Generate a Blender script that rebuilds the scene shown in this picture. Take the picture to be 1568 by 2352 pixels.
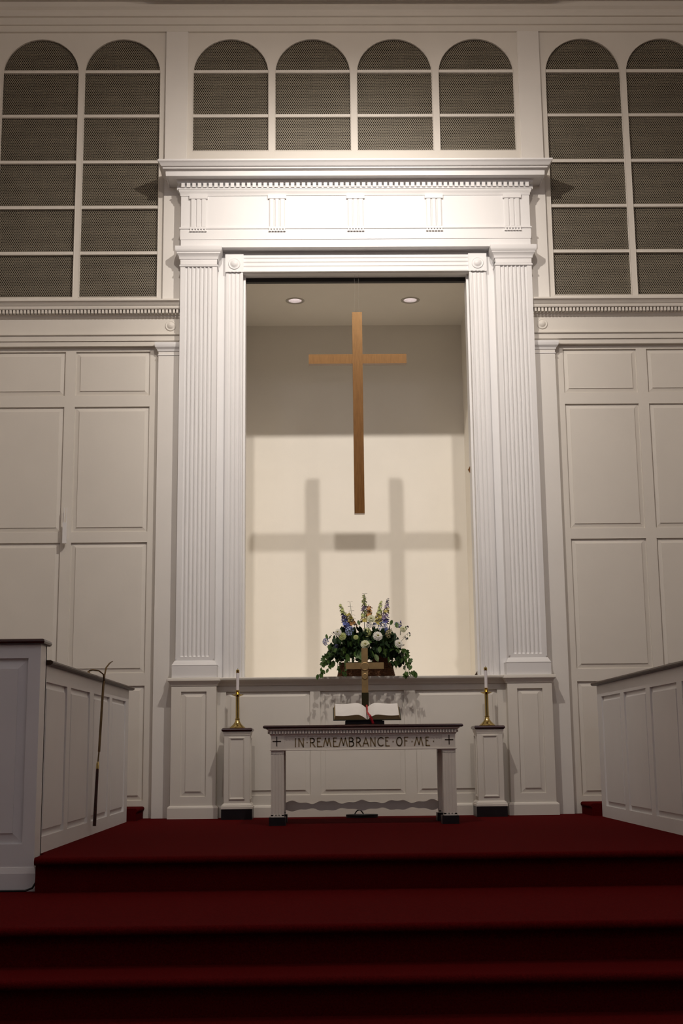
import bpy, bmesh, math, random
from mathutils import Vector, Matrix
PI = math.pi
for o in list(bpy.data.objects): bpy.data.objects.remove(o, do_unlink=True)
scene = bpy.context.scene
COL = scene.collection

# ------------------------------------------------------------------ camera
F_PX, PITCH, YAW, ROLL = 2936.9, .1837, .0167, -.0107
cam_d = bpy.data.cameras.new('camera')
cam_d.sensor_fit = 'VERTICAL'; cam_d.sensor_height = 36.0; cam_d.sensor_width = 24.0
cam_d.lens = F_PX / 2352 * 36.0
cam_d.clip_start = .05; cam_d.clip_end = 200
cam = bpy.data.objects.new('camera', cam_d); COL.objects.link(cam); scene.camera = cam
r0 = Vector((math.cos(YAW), -math.sin(YAW), 0)); f0 = Vector((math.sin(YAW), math.cos(YAW), 0)); up = Vector((0, 0, 1))
fw = f0 * math.cos(PITCH) + up * math.sin(PITCH); u1 = up * math.cos(PITCH) - f0 * math.sin(PITCH)
rr = r0 * math.cos(ROLL) + u1 * math.sin(ROLL); uu = u1 * math.cos(ROLL) - r0 * math.sin(ROLL)
M = Matrix.Identity(4)
for i in range(3): M[i][0], M[i][1], M[i][2] = rr[i], uu[i], -fw[i]
M.translation = Vector((-.3623, -11.78, .5872)); cam.matrix_world = M

# ------------------------------------------------------------------ world, lights, exposure
w = bpy.data.worlds.new('nave_dusk'); scene.world = w; w.use_nodes = True
w.node_tree.nodes['Background'].inputs[0].default_value = (.62, .70, 1.0, 1)
w.node_tree.nodes['Background'].inputs[1].default_value = .03
def spot(name, loc, aim, power, color, angle, blend, radius):
    l = bpy.data.lights.new(name, 'SPOT'); l.energy = power; l.color = color
    l.spot_size = math.radians(angle); l.spot_blend = blend; l.shadow_soft_size = radius
    o = bpy.data.objects.new(name, l); COL.objects.link(o); o.location = loc
    o.rotation_euler = (Vector(aim) - Vector(loc)).to_track_quat('-Z', 'Y').to_euler(); return o
WARM = (1.0, .925, .845)
def lamp(name, loc, power, color, radius):
    l = bpy.data.lights.new(name, 'POINT'); l.energy = power; l.color = color; l.shadow_soft_size = radius
    o = bpy.data.objects.new(name, l); COL.objects.link(o); o.location = loc; return o
spot('chancel_spotlight', (-1.016, -4.47, 7.35), (1.0, 0, 4.05), 690, WARM, 77, 1.0, .065)
spot('chancel_spotlight', (.984, -4.47, 7.35), (-1.0, 0, 4.05), 690, WARM, 77, 1.0, .065)
# stray light of the two spotlights beyond their beams
for x in (-1.016, .984): lamp('spotlight_spill', (x, -4.47, 7.35), 54, (1.0, .80, .60), .055)
# unseen point lights added in the nave as cool frontal fill for the shadows
for x in (-2.3, 2.3):
    for y in (-8.6, -12.5): lamp('nave_fill_light', (x, y, 7.0), 43, (.88, .87, 1.0), .18)
scene.view_settings.view_transform = 'Standard'; scene.view_settings.look = 'None'
scene.view_settings.gamma = 1; scene.view_settings.use_curve_mapping = False
scene.view_settings.exposure = -0.1

# ------------------------------------------------------------------ materials
MATS = {}
def mat(name, col, rough=.5, metal=0., noise=0., nscale=8., bump=0., bscale=60., spec=.5, col2=None, stretch=None, sheen=0., tint=None):
    m = bpy.data.materials.new(name); m.use_nodes = True; nt = m.node_tree; b = nt.nodes['Principled BSDF']
    b.inputs['Roughness'].default_value = rough; b.inputs['Metallic'].default_value = metal
    b.inputs['Specular IOR Level'].default_value = spec
    if tint: b.inputs['Specular Tint'].default_value = (*tint, 1)
    if sheen: b.inputs['Sheen Weight'].default_value = sheen
    tc = nt.nodes.new('ShaderNodeTexCoord'); mp = nt.nodes.new('ShaderNodeMapping')
    nt.links.new(tc.outputs['Object'], mp.inputs['Vector'])
    if stretch: mp.inputs['Scale'].default_value = stretch
    c2 = col2 or tuple(max(0, c * (1 - noise)) for c in col)
    if noise or col2:
        n = nt.nodes.new('ShaderNodeTexNoise'); n.inputs['Scale'].default_value = nscale; n.inputs['Detail'].default_value = 5
        nt.links.new(mp.outputs['Vector'], n.inputs['Vector'])
        r = nt.nodes.new('ShaderNodeValToRGB'); r.color_ramp.elements[0].position = .32; r.color_ramp.elements[1].position = .68
        r.color_ramp.elements[0].color = (*c2, 1); r.color_ramp.elements[1].color = (*col, 1)
        nt.links.new(n.outputs['Fac'], r.inputs['Fac']); nt.links.new(r.outputs['Color'], b.inputs['Base Color'])
    else:
        b.inputs['Base Color'].default_value = (*col, 1)
    if bump:
        n2 = nt.nodes.new('ShaderNodeTexNoise'); n2.inputs['Scale'].default_value = bscale; n2.inputs['Detail'].default_value = 3
        nt.links.new(mp.outputs['Vector'], n2.inputs['Vector'])
        bp = nt.nodes.new('ShaderNodeBump'); bp.inputs['Strength'].default_value = bump; bp.inputs['Distance'].default_value = .01
        nt.links.new(n2.outputs['Fac'], bp.inputs['Height']); nt.links.new(bp.outputs['Normal'], b.inputs['Normal'])
    MATS[name] = m; return m
mat('white_paint', (.805, .795, .795), .42, noise=.03, nscale=3, bump=.03, bscale=45, spec=.35)
mat('cream_paint', (.75, .71, .65), .5, noise=.03, nscale=3, bump=.03, bscale=45, spec=.3)
mat('plaster', (.95, .905, .825), .85, noise=.03, nscale=2, bump=.05, bscale=90, spec=.2)
mat('ceiling_paint', (.56, .52, .47), .9, noise=.04, nscale=3, spec=.2)
mat('carpet', (.115, .005, .0055), .97, noise=.35, nscale=120, bump=.6, bscale=260, spec=.03)
mat('dark_wood', (.055, .016, .012), .22, col2=(.03, .010, .008), nscale=14, stretch=(1, 6, 6))
mat('rail_wood', (.080, .046, .026), .42, spec=.35, col2=(.045, .025, .014), nscale=10, stretch=(8, 1, 8))
mat('oak', (.155, .068, .020), .29, spec=1.0, tint=(1, .66, .34), col2=(.105, .042, .011), nscale=16, stretch=(6, 6, .6), bump=.05, bscale=40)
mat('black_wood', (.012, .010, .012), .35, noise=.3, nscale=20)
mat('brass', (.64, .49, .19), .17, metal=1, noise=.15, nscale=6, bump=.02, bscale=30)
mat('brushed_brass', (.46, .32, .15), .5, metal=.75, noise=.2, nscale=20)
mat('dull_bronze', (.17, .11, .05), .45, metal=.7, noise=.3, nscale=20)
mat('ivory_paint', (.80, .77, .73), .45, noise=.03, nscale=3, bump=.03, bscale=45, spec=.35)
mat('thin_wire', (.16, .14, .11), .5)
mat('candle_wax', (.82, .78, .80), .4, noise=.03)
mat('mesh_metal', (.275, .24, .18), .45, noise=.15, nscale=4)
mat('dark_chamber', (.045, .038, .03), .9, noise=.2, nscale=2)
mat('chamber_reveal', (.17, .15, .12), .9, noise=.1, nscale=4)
mat('track_metal', (.012, .009, .007), .6, noise=.2)
mat('gold_lettering', (.24, .17, .08), .5, noise=.2, nscale=30)
mat('dark_inlay', (.035, .02, .012), .5, noise=.2, nscale=30)
mat('page_paper', (.82, .80, .78), .7, noise=.05, nscale=14)
mat('page_edge', (.46, .36, .19), .55, col2=(.33, .24, .12), nscale=60, stretch=(1, 1, 12))
mat('book_cover', (.018, .022, .018), .45, noise=.3, nscale=40)
mat('red_ribbon', (.48, .012, .025), .4, noise=.2, nscale=30)
mat('black_rubber', (.012, .013, .014), .45, noise=.2, nscale=20)
mat('reflector_metal', (.85, .83, .80), .18, metal=1, noise=.05)
mat('grey_metal', (.30, .29, .28), .4, metal=.6, noise=.1)
mat('wicker', (.27, .115, .04), .6, col2=(.10, .035, .013), nscale=45, bump=.8, bscale=70, stretch=(1, 1, 2.4))
mat('terracotta', (.22, .075, .035), .6, noise=.35, nscale=25, bump=.2, bscale=60)
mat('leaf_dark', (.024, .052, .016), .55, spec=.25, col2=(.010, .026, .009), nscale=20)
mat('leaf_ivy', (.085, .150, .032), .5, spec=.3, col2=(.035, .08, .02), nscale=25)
mat('leaf_pale', (.20, .27, .12), .5, noise=.3, nscale=25)
mat('stem_green', (.08, .11, .04), .55, noise=.3)
mat('petal_white', (.82, .80, .72), .55, noise=.08, nscale=40)
mat('petal_cream', (.74, .74, .52), .55, noise=.12, nscale=40)
mat('petal_lime', (.50, .56, .22), .55, noise=.2, nscale=40)
mat('petal_tan', (.42, .38, .20), .6, noise=.2, nscale=40)
mat('petal_lightblue', (.40, .48, .80), .55, noise=.25, nscale=30)
mat('petal_blue', (.14, .18, .52), .55, noise=.3, nscale=30)
mat('petal_violet', (.085, .075, .27), .55, noise=.3, nscale=30)
mat('petal_mauve', (.26, .19, .33), .55, noise=.3, nscale=30)
mat('petal_yellow', (.50, .42, .10), .55, noise=.25, nscale=30)
mat('petal_orange', (.55, .28, .09), .55, noise=.25, nscale=30)
mat('purple_leaf', (.10, .085, .13), .5, noise=.3, nscale=30)
mat('flower_eye', (.33, .32, .06), .7, noise=.3, nscale=60, bump=.5, bscale=200)

m_ = bpy.data.materials.new('lamp_glow'); m_.use_nodes = True; b_ = m_.node_tree.nodes['Principled BSDF']
b_.inputs['Base Color'].default_value = (.8, .78, .75, 1); b_.inputs['Emission Color'].default_value = (1, .90, .82, 1); b_.inputs['Emission Strength'].default_value = 4.5
MATS['lamp_glow'] = m_
# ------------------------------------------------------------------ mesh helpers
class MB:
    def __init__(s): s.v = []; s.f = []
    def add(s, vs, fs):
        n = len(s.v); s.v += [tuple(p) for p in vs]; s.f += [tuple(i + n for i in f) for f in fs]; return s
    def box(s, x0, x1, y0, y1, z0, z1):
        return s.add([(x, y, z) for z in (z0, z1) for y in (y0, y1) for x in (x0, x1)],
                     [(0, 2, 3, 1), (4, 5, 7, 6), (0, 1, 5, 4), (1, 3, 7, 5), (3, 2, 6, 7), (2, 0, 4, 6)])
    def tube(s, pts, rad, n=8, cap=True):
        pts = [Vector(p) for p in pts]; rads = rad if isinstance(rad, (list, tuple)) else [rad] * len(pts)
        rings = []; ref = None
        for i, p in enumerate(pts):
            t = ((pts[min(i + 1, len(pts) - 1)] - p).normalized() + (p - pts[max(i - 1, 0)]).normalized())
            t = t.normalized() if t.length > 1e-6 else Vector((0, 0, 1))
            if ref is None: ref = t.orthogonal().normalized()
            a = (ref - t * ref.dot(t)); a = a.normalized() if a.length > 1e-5 else t.orthogonal().normalized(); ref = a
            b = t.cross(a)
            rings.append([p + (a * math.cos(2 * PI * k / n) + b * math.sin(2 * PI * k / n)) * rads[i] for k in range(n)])
        vs = [q for r in rings for q in r]; fs = []
        for i in range(len(pts) - 1):
            for k in range(n): fs.append((i * n + k, i * n + (k + 1) % n, (i + 1) * n + (k + 1) % n, (i + 1) * n + k))
        if cap: fs.append(tuple(range(n - 1, -1, -1))); fs.append(tuple((len(pts) - 1) * n + k for k in range(n)))
        return s.add(vs, fs)
    def lathe(s, prof, c=(0, 0, 0), n=24, sx=1., sy=1., axis='Z', half=False):
        vs = []; m = len(prof)
        for k in range(n):
            a = 2 * PI * k / n
            for r, z in prof:
                x, y = r * math.cos(a) * sx, r * math.sin(a) * sy
                vs.append((c[0] + x, c[1] + y, c[2] + z) if axis == 'Z' else (c[0] + x, c[1] - z, c[2] + y))
        fs = [(k * m + i, ((k + 1) % n) * m + i, ((k + 1) % n) * m + i + 1, k * m + i + 1) for k in range(n) for i in range(m - 1)]
        return s.add(vs, fs)
    def sweep(s, path, prof, closed=False):
        """path: xy points, outward = right-hand side; prof: (out, z)"""
        n = len(path); P = [Vector(p) for p in path]; outs = []
        for i in range(n):
            d1 = (P[i] - P[i - 1]).normalized() if (i > 0 or closed) else None
            d2 = (P[(i + 1) % n] - P[i]).normalized() if (i < n - 1 or closed) else None
            n1 = Vector((d1.y, -d1.x)) if d1 else None; n2 = Vector((d2.y, -d2.x)) if d2 else None
            if n1 is None: o = n2
            elif n2 is None: o = n1
            else: o = (n1 + n2) / (1 + n1.dot(n2))
            outs.append(o)
        m = len(prof); vs = [(P[i].x + outs[i].x * a, P[i].y + outs[i].y * a, z) for i in range(n) for a, z in prof]; fs = []
        for i in range(n if closed else n - 1):
            j = (i + 1) % n
            for k in range(m - 1): fs.append((i * m + k, j * m + k, j * m + k + 1, i * m + k + 1))
        if not closed: fs.append(tuple(range(m))); fs.append(tuple((n - 1) * m + k for k in range(m - 1, -1, -1)))
        return s.add(vs, fs)
    def build(s, name, m, parent=None, smooth=False, loc=None, fix=True):
        me = bpy.data.meshes.new(name); me.from_pydata(s.v, [], s.f)
        if fix:
            bm = bmesh.new(); bm.from_mesh(me); bmesh.ops.remove_doubles(bm, verts=bm.verts, dist=1e-6)
            bmesh.ops.recalc_face_normals(bm, faces=bm.faces); bm.to_mesh(me); bm.free()
        return link(name, me, m, parent, smooth, loc)
def link(name, me, m, parent=None, smooth=False, loc=None):
    if m and not me.materials: me.materials.append(MATS[m])
    if smooth:
        for p in me.polygons: p.use_smooth = True
        if smooth != 'all': me.set_sharp_from_angle(angle=math.radians(38))
    o = bpy.data.objects.new(name, me); COL.objects.link(o)
    if loc: o.location = loc
    if parent: o.parent = parent
    return o
def inst(src, name, parent, loc, rot=None, scale=None):
    o = bpy.data.objects.new(name, src); COL.objects.link(o); o.parent = parent; o.location = loc
    if rot: o.rotation_euler = rot
    if scale: o.scale = scale if isinstance(scale, (tuple, list)) else (scale,) * 3
    return o
def tag(o, label, cat, group=None, kind=None):
    o['label'] = label; o['category'] = cat
    if group: o['group'] = group
    if kind: o['kind'] = kind
    return o
def thing(name, label, cat, loc=(0, 0, 0), group=None, kind=None):
    o = bpy.data.objects.new(name, None); COL.objects.link(o); o.location = loc; o.empty_display_size = .1
    return tag(o, label, cat, group, kind)
def struct(name, label, cat, loc=(0, 0, 0)): return thing(name, label, cat, loc, None, 'structure')

class Basis:
    def __init__(s, o, u, v, n): s.o, s.u, s.v, s.n = Vector(o), Vector(u), Vector(v), Vector(n)
    def __call__(s, a, b, d): return s.o + s.u * a + s.v * b + s.n * d
def frame(mb, B, rect, holes, hd=.022, thick=.03):
    """flat board with rectangular holes; front face at d=0"""
    u0, u1_, v0, v1 = rect
    us = sorted({u0, u1_, *[h[0] for h in holes], *[h[1] for h in holes]}); vs_ = sorted({v0, v1, *[h[2] for h in holes], *[h[3] for h in holes]})
    us = [a for a in us if u0 <= a <= u1_]; vs_ = [a for a in vs_ if v0 <= a <= v1]
    for i in range(len(us) - 1):
        for j in range(len(vs_) - 1):
            cu, cv = (us[i] + us[i + 1]) / 2, (vs_[j] + vs_[j + 1]) / 2
            if any(h[0] < cu < h[1] and h[2] < cv < h[3] for h in holes): continue
            mb.add([B(us[i], vs_[j], 0), B(us[i + 1], vs_[j], 0), B(us[i + 1], vs_[j + 1], 0), B(us[i], vs_[j + 1], 0)], [(0, 1, 2, 3)])
    for (a, b, c, d), dep in [(h, hd) for h in holes] + [(rect, thick)]:
        q = [(a, c), (b, c), (b, d), (a, d)]
        for k in range(4):
            p, r = q[k], q[(k + 1) % 4]
            mb.add([B(*p, 0), B(*r, 0), B(*r, -dep), B(*p, -dep)], [(0, 1, 2, 3)])
    return mb
def raised(B, h, bev=.045, lip=.006, low=.019, top=.004):
    """raised-and-fielded panel filling hole h"""
    mb = MB(); a, b, c, d = h
    def ring(i, dep): return [B(a + i, c + i, dep), B(b - i, c + i, dep), B(b - i, d - i, dep), B(a + i, d - i, dep)]
    R = ring(0, -.032) + ring(0, -low) + ring(lip, -low) + ring(bev, -top - .006) + ring(bev + .0005, -top)
    f = [(0, 1, 2, 3)]
    for k in range(4):
        for i in range(4): f.append((k * 4 + i, k * 4 + (i + 1) % 4, (k + 1) * 4 + (i + 1) % 4, (k + 1) * 4 + i)) if k < 4 else None
    f.append((16, 17, 18, 19)); return mb.add(R, f)
def plate(name, outer, holes, y0, y1, m, parent=None):
    """board in the XZ plane with free-form holes, between y0 and y1"""
    cu = bpy.data.curves.new(name, 'CURVE'); cu.dimensions = '2D'; cu.fill_mode = 'BOTH'; cu.extrude = abs(y1 - y0) / 2
    for poly in [outer] + holes:
        sp = cu.splines.new('POLY'); sp.points.add(len(poly) - 1); sp.use_cyclic_u = True
        for p, (x, z) in zip(sp.points, poly): p.co = (x, z, 0, 1)
    o = bpy.data.objects.new(name, cu); COL.objects.link(o)
    me = bpy.data.meshes.new_from_object(o.evaluated_get(bpy.context.evaluated_depsgraph_get()))
    bpy.data.objects.remove(o); bpy.data.curves.remove(cu)
    me.transform(Matrix(((1, 0, 0, 0), (0, 0, -1, (y0 + y1) / 2), (0, 1, 0, 0), (0, 0, 0, 1)))); me.materials.clear(); me.name = name
    return link(name, me, m, parent)
def rect_poly(x0, x1, z0, z1): return [(x0, z0), (x1, z0), (x1, z1), (x0, z1)]
FRONT = Basis((0, 0, 0), (1, 0, 0), (0, 0, 1), (0, -1, 0))
def front(y): return Basis((0, y, 0), (1, 0, 0), (0, 0, 1), (0, -1, 0))
XW = 4.6     # half width of the nave

# ================================================================== FLOOR, PLATFORM, STEPS
Z1, Z2, Z3 = -.196, -.375, -.544
YP, Y2, Y3, YU_ = -4.25, -5.69, -6.0, -4.12
def nosed(mb, x0, x1, yf, yb, zt, zb, r=.022):
    prof = [(yb, zb), (yf + .05, zb), (yf + .05, zt - 2 * r)]
    for k in range(7):
        a = -PI / 2 - PI * k / 6
        prof.append((yf + r + r * math.cos(a), zt - r + r * math.sin(a)))
    prof += [(yb, zt)]
    n = len(prof); vs = [(x, y, z) for x in (x0, x1) for y, z in prof]
    fs = [(k, (k + 1) % n, n + (k + 1) % n, n + k) for k in range(n)] + [tuple(range(n)), tuple(range(2 * n - 1, n - 1, -1))]
    return mb.add(vs, fs)
fl = MB().box(-XW, XW, -16, Y3 + .05, Z3 - .1, Z3).build('floor', 'carpet')
tag(fl, 'dark red carpeted nave floor below the chancel steps', 'floor', kind='structure')
tag(nosed(MB(), -XW, XW, Y3, Y2 + .2, Z2, Z3 - .1).build('step', 'carpet', smooth=True), 'lowest dark red carpeted step rising from nave floor', 'step', kind='structure')
tag(nosed(MB(), -XW, XW, Y2, YP + .2, Z1, Z2 - .1).build('step', 'carpet', smooth=True), 'broad red carpeted landing below the chancel platform', 'step', kind='structure')
tag(nosed(MB(), -2.005, XW, YP, .05, 0, Z1 - .1).build('platform', 'carpet', smooth=True), 'red carpeted chancel platform under the communion table', 'platform', kind='structure')
tag(MB().box(-XW, -2.005, YU_ + .17, .05, Z1 - .1, 0).build('platform', 'carpet'), 'carpeted choir floor behind the pulpit wall', 'platform', kind='structure')
for sx, lab in ((-1, 'low red carpeted step behind choir rail with candle snuffer'), (1, 'low red carpeted step behind choir rail without snuffer')):
    mb = MB(); r = .02; zt = .105; prof = [(-1.2, 0), (0.028, 0), (.028, zt - 2 * r)]
    for k in range(7):
        a = -PI / 2 + PI * k / 6; prof.append((.02 + r * math.cos(a) * 1., zt - r + r * math.sin(a)))
    prof.append((-1.2, zt)); n = len(prof)
    vs = [(sx * (2.0 - o), y, z) for y in (-.45, .02) for o, z in prof]
    mb.add(vs, [(k, (k + 1) % n, n + (k + 1) % n, n + k) for k in range(n)] + [tuple(range(n)), tuple(range(2 * n - 1, n - 1, -1))])
    tag(mb.build('step', 'carpet', smooth=True), lab, 'step', kind='structure')

# ================================================================== NAVE SHELL
ceil = struct('ceiling', 'plain nave ceiling above the crown moulding', 'ceiling')
MB().box(-XW, XW, -16, .3, 7.95, 8.15).build('ceiling_slab', 'ceiling_paint', ceil)
cp = MB(); cp.box(-2.0, 2.0, -9, -.31, 7.90, 7.96); cp.box(-2.05, 2.05, -9.05, -.29, 7.925, 7.955)
cp.build('ceiling_panel', 'white_paint', ceil)
tag(MB().box(-XW - .15, -XW, -16, .3, -.7, 8.1).build('wall_nave_left', 'plaster'), 'plain nave side wall beyond the pulpit', 'wall', kind='structure')
tag(MB().box(XW, XW + .15, -16, .3, -.7, 8.1).build('wall_nave_right', 'plaster'), 'plain nave side wall opposite the pulpit side', 'wall', kind='structure')

# ================================================================== LOWER SIDE WALLS (panelled)
ROWS = [(.155, 1.18), (1.295, 2.505), (2.605, 3.81), (3.92, 4.353)]
COLS = [(1.978, 2.684), (2.783, 3.489), (3.588, 4.294)]
for sx, nm, lab in ((-1, 'wall_left', 'white raised-panel wall beside the niche above pulpit'), (1, 'wall_right', 'white raised-panel wall beside the niche opposite pulpit')):
    holes = [((a, b, c, d) if sx > 0 else (-b, -a, c, d)) for a, b in COLS for c, d in ROWS]
    mb = MB(); frame(mb, FRONT, (1.6, XW, 0, 4.75) if sx > 0 else (-XW, -1.6, 0, 4.75), holes)
    wl = mb.build(nm, 'cream_paint'); tag(wl, lab, 'wall', kind='structure')
    for h in holes: raised(FRONT, h).build('panel', 'cream_paint', wl)

# ---- flat strip pilasters next to the main pilasters
def box_sweep_cap(mb, x0, x1, yf, yb, prof):   # three-sided moulding round a projecting block, front at yf
    return mb.sweep([(x0, yb), (x0, yf), (x1, yf), (x1, yb)], prof)
for sx, tn, lab in ((-1, 'trim_1', 'narrow flat pilaster strip left of the fluted pilaster nearest the pulpit'), (1, 'trim_2', 'narrow flat pilaster strip right of the other fluted pilaster')):
    t = struct(tn, lab, 'pilaster')
    a, b = sorted((sx * 1.60, sx * 1.894))
    MB().box(a, b, -.05, .02, 0, 4.40).build('strip', 'ivory_paint', t)
    mb = MB(); box_sweep_cap(mb, a, b, -.05, 0, [(0, 4.335), (.008, 4.338), (.012, 4.355), (.03, 4.375), (.034, 4.395), (.034, 4.418), (0, 4.418)])
    mb.build('capital', 'white_paint', t)
    mb = MB(); box_sweep_cap(mb, a, b, -.05, 0, [(0, 4.295), (.006, 4.297), (.006, 4.305), (0, 4.307)]); mb.build('astragal', 'white_paint', t)

# ---- side entablature with dentils (dado cornice)
den = MB().box(-.0105, .0105, -.028, .012, 0, .036).build('dentil_source', 'cream_paint'); DEN_ME = den.data; bpy.data.objects.remove(den)
for sx, tn, lab in ((-1, 'trim_3', 'dentil cornice above panelled wall on the pulpit side'), (1, 'trim_4', 'dentil cornice above panelled wall on the other side')):
    t = struct(tn, lab, 'cornice'); a, b = sorted((sx * 1.69, sx * XW))
    def run(nmx, prof):
        mb = MB(); mb.sweep([(a, 0), (b, 0)], prof); return mb.build(nmx, 'cream_paint', t, smooth=True)
    run('architrave', [(0, 4.395), (.045, 4.395), (.045, 4.441), (.058, 4.443), (.058, 4.492), (.075, 4.498), (.075, 4.508), (0, 4.508)])
    run('frieze', [(0, 4.508), (.05, 4.508), (.05, 4.672), (0, 4.672)])
    run('bed_moulding', [(0, 4.664), (.052, 4.664), (.062, 4.672), (.066, 4.690), (.078, 4.694), (.078, 4.742), (0, 4.742)])
    run('crown', [(0, 4.738), (.125, 4.738), (.128, 4.742), (.128, 4.766), (.134, 4.770), (.140, 4.780), (.156, 4.800), (.168, 4.806), (.168, 4.822), (0, 4.845)])
    n = int((XW - 1.72) / .0337)
    for k in range(n): inst(DEN_ME, 'dentil', t, (sx * (1.712 + k * .0337), -.09, 4.700))
    ro = MB().lathe([(.052, 0), (.052, .006), (.046, .010), (.040, .006), (.034, .006), (.028, .013), (.015, .019), (0.0005, .021)], (sx * 1.782, -.049, 4.592), 28, axis='Y')
    ro.build('rosette', 'cream_paint', t, smooth='all')

# ================================================================== UPPER WALL WITH GRILLE WINDOWS
ZT = 7.70
def arch_poly(x0, x1, z0, zs=7.245, n=20):
    c = (x0 + x1) / 2; r = (x1 - x0) / 2
    return [(x0, z0), (x1, z0)] + [(c + r * math.cos(PI * k / n), zs + r * math.sin(PI * k / n)) for k in range(n + 1)]
WIN = [(-3.489, -2.735, 4.90), (-2.678, -1.924, 4.90), (-1.600, -.846, 6.412), (-.784, -.030, 6.412), (.032, .787, 6.412), (.850, 1.605, 6.412), (1.924, 2.678, 4.90), (2.735, 3.489, 4.90)]
WLAB = ['arched grille window at the far end above the pulpit', 'tall arched grille window beside the niche on the pulpit side', 'short arched grille window over niche, first from the pulpit side', 'short arched grille window over niche, second from the pulpit side',
        'short arched grille window over niche, third from the pulpit side', 'short arched grille window over niche, fourth from the pulpit side', 'tall arched grille window beside the niche away from the pulpit', 'arched grille window at the far end away from the pulpit']
EXTRA = [(-4.30, -3.546, 4.90), (3.546, 4.30, 4.90)]
up_l = plate('wall_upper_left', rect_poly(-XW, -1.76, 4.74, ZT), [arch_poly(*WIN[0]), arch_poly(*WIN[1])], 0, .03, 'cream_paint')
tag(up_l, 'white upper wall around the tall grille windows, pulpit side', 'wall', kind='structure')
up_c = plate('wall_upper_center', rect_poly(-1.76, 1.76, 5.25, ZT), [arch_poly(*q) for q in WIN[2:6]], 0, .03, 'cream_paint')
tag(up_c, 'white upper wall around four short grille windows', 'wall', kind='structure')
up_r = plate('wall_upper_right', rect_poly(1.76, XW, 4.74, ZT), [arch_poly(*WIN[6]), arch_poly(*WIN[7])], 0, .03, 'cream_paint')
tag(up_r, 'white upper wall around the tall grille windows, other side', 'wall', kind='structure')
inner = struct('wall_chamber_front', 'inner masonry reveal seen through the window grilles', 'wall')
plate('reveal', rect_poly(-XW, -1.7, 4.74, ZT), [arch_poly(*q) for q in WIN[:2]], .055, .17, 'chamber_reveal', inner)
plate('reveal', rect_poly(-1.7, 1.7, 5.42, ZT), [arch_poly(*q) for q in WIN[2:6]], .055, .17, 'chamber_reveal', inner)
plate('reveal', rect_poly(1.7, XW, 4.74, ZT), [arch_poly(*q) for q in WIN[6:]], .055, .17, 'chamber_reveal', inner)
# leave the niche clear: chamber sits behind and around it
ch = struct('wall_chamber', 'dark organ chamber behind the window grilles', 'wall')
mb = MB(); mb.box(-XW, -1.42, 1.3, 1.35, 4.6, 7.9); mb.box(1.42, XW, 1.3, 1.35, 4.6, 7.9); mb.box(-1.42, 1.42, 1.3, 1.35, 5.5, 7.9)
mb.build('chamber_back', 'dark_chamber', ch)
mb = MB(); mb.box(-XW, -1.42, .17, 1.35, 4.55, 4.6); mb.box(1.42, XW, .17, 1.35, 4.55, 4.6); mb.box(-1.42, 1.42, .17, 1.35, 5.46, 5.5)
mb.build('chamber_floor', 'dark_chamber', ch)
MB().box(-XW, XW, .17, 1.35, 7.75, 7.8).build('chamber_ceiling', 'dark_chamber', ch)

def clip_convex(p, d, poly):
    t0, t1 = -1e9, 1e9; n = len(poly)
    for i in range(n):
        a, b = poly[i], poly[(i + 1) % n]; nx, nz = -(b[1] - a[1]), b[0] - a[0]   # inward for ccw
        den = nx * d[0] + nz * d[1]; num = nx * (a[0] - p[0]) + nz * (a[1] - p[1])
        if abs(den) < 1e-12:
            if num > 0: return None
        elif den > 0: t0 = max(t0, num / den)
        else: t1 = min(t1, num / den)
    return (t0, t1) if t1 - t0 > 1e-4 else None
def grille(poly, y, px=.0205, pz=.034, wd=.0066, th=.003):
    mb = MB(); x0 = min(p[0] for p in poly); x1 = max(p[0] for p in poly); z0 = min(p[1] for p in poly); z1 = max(p[1] for p in poly)
    for s in (1, -1):
        d = Vector((s * px / 2, pz / 2)).normalized(); nrm = Vector((-d.y, d.x)); k = (z1 - z0) * px / pz
        xs = x0 - (k if s > 0 else 0); N = int((x1 - x0 + k) / px) + 2
        for i in range(N):
            p = (xs + i * px, z0); c = clip_convex(p, d, poly)
            if not c: continue
            a = Vector(p) + d * c[0]; b = Vector(p) + d * c[1]; h = nrm * wd / 2; yo = y + (th if s > 0 else 0)
            q = [a - h, a + h, b + h, b - h]
            mb.add([(v.x, yo, v.y) for v in q] + [(v.x, yo + th, v.y) for v in q], [(0, 1, 2, 3), (7, 6, 5, 4), (0, 3, 7, 4), (1, 5, 6, 2)])
    return mb
for i, (q, lab) in enumerate(zip(WIN, WLAB)):
    t = struct('window_%d' % (i + 1), lab, 'window'); poly = arch_poly(*q)
    ctr = ((q[0] + q[1]) / 2, (q[2] + 7.6) / 2)
    pe = [(ctr[0] + (x - ctr[0]) * 1.01, ctr[1] + (z - ctr[1]) * 1.004) for x, z in poly]
    g = grille(pe, .034).build('grille', 'mesh_metal', t, fix=False); g['kind'] = 'stuff'
    bars = [7.268, 6.790, 6.302, 5.827, 5.354] if q[2] < 5 else [7.268, 6.790]
    for z in bars:
        mb = MB(); mb.box(q[0] - .002, q[1] + .002, .004, .032, z - .015, z + .015); mb.build('muntin', 'cream_paint', t)
    # slim bead round the opening
    bead = MB(); n = len(poly)
    for k in range(n):
        a, b = poly[k], poly[(k + 1) % n]
        bead.tube([(a[0], .002, a[1]), (b[0], .002, b[1])], .006, 5, cap=False)
    bead.build('bead', 'cream_paint', t)
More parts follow.
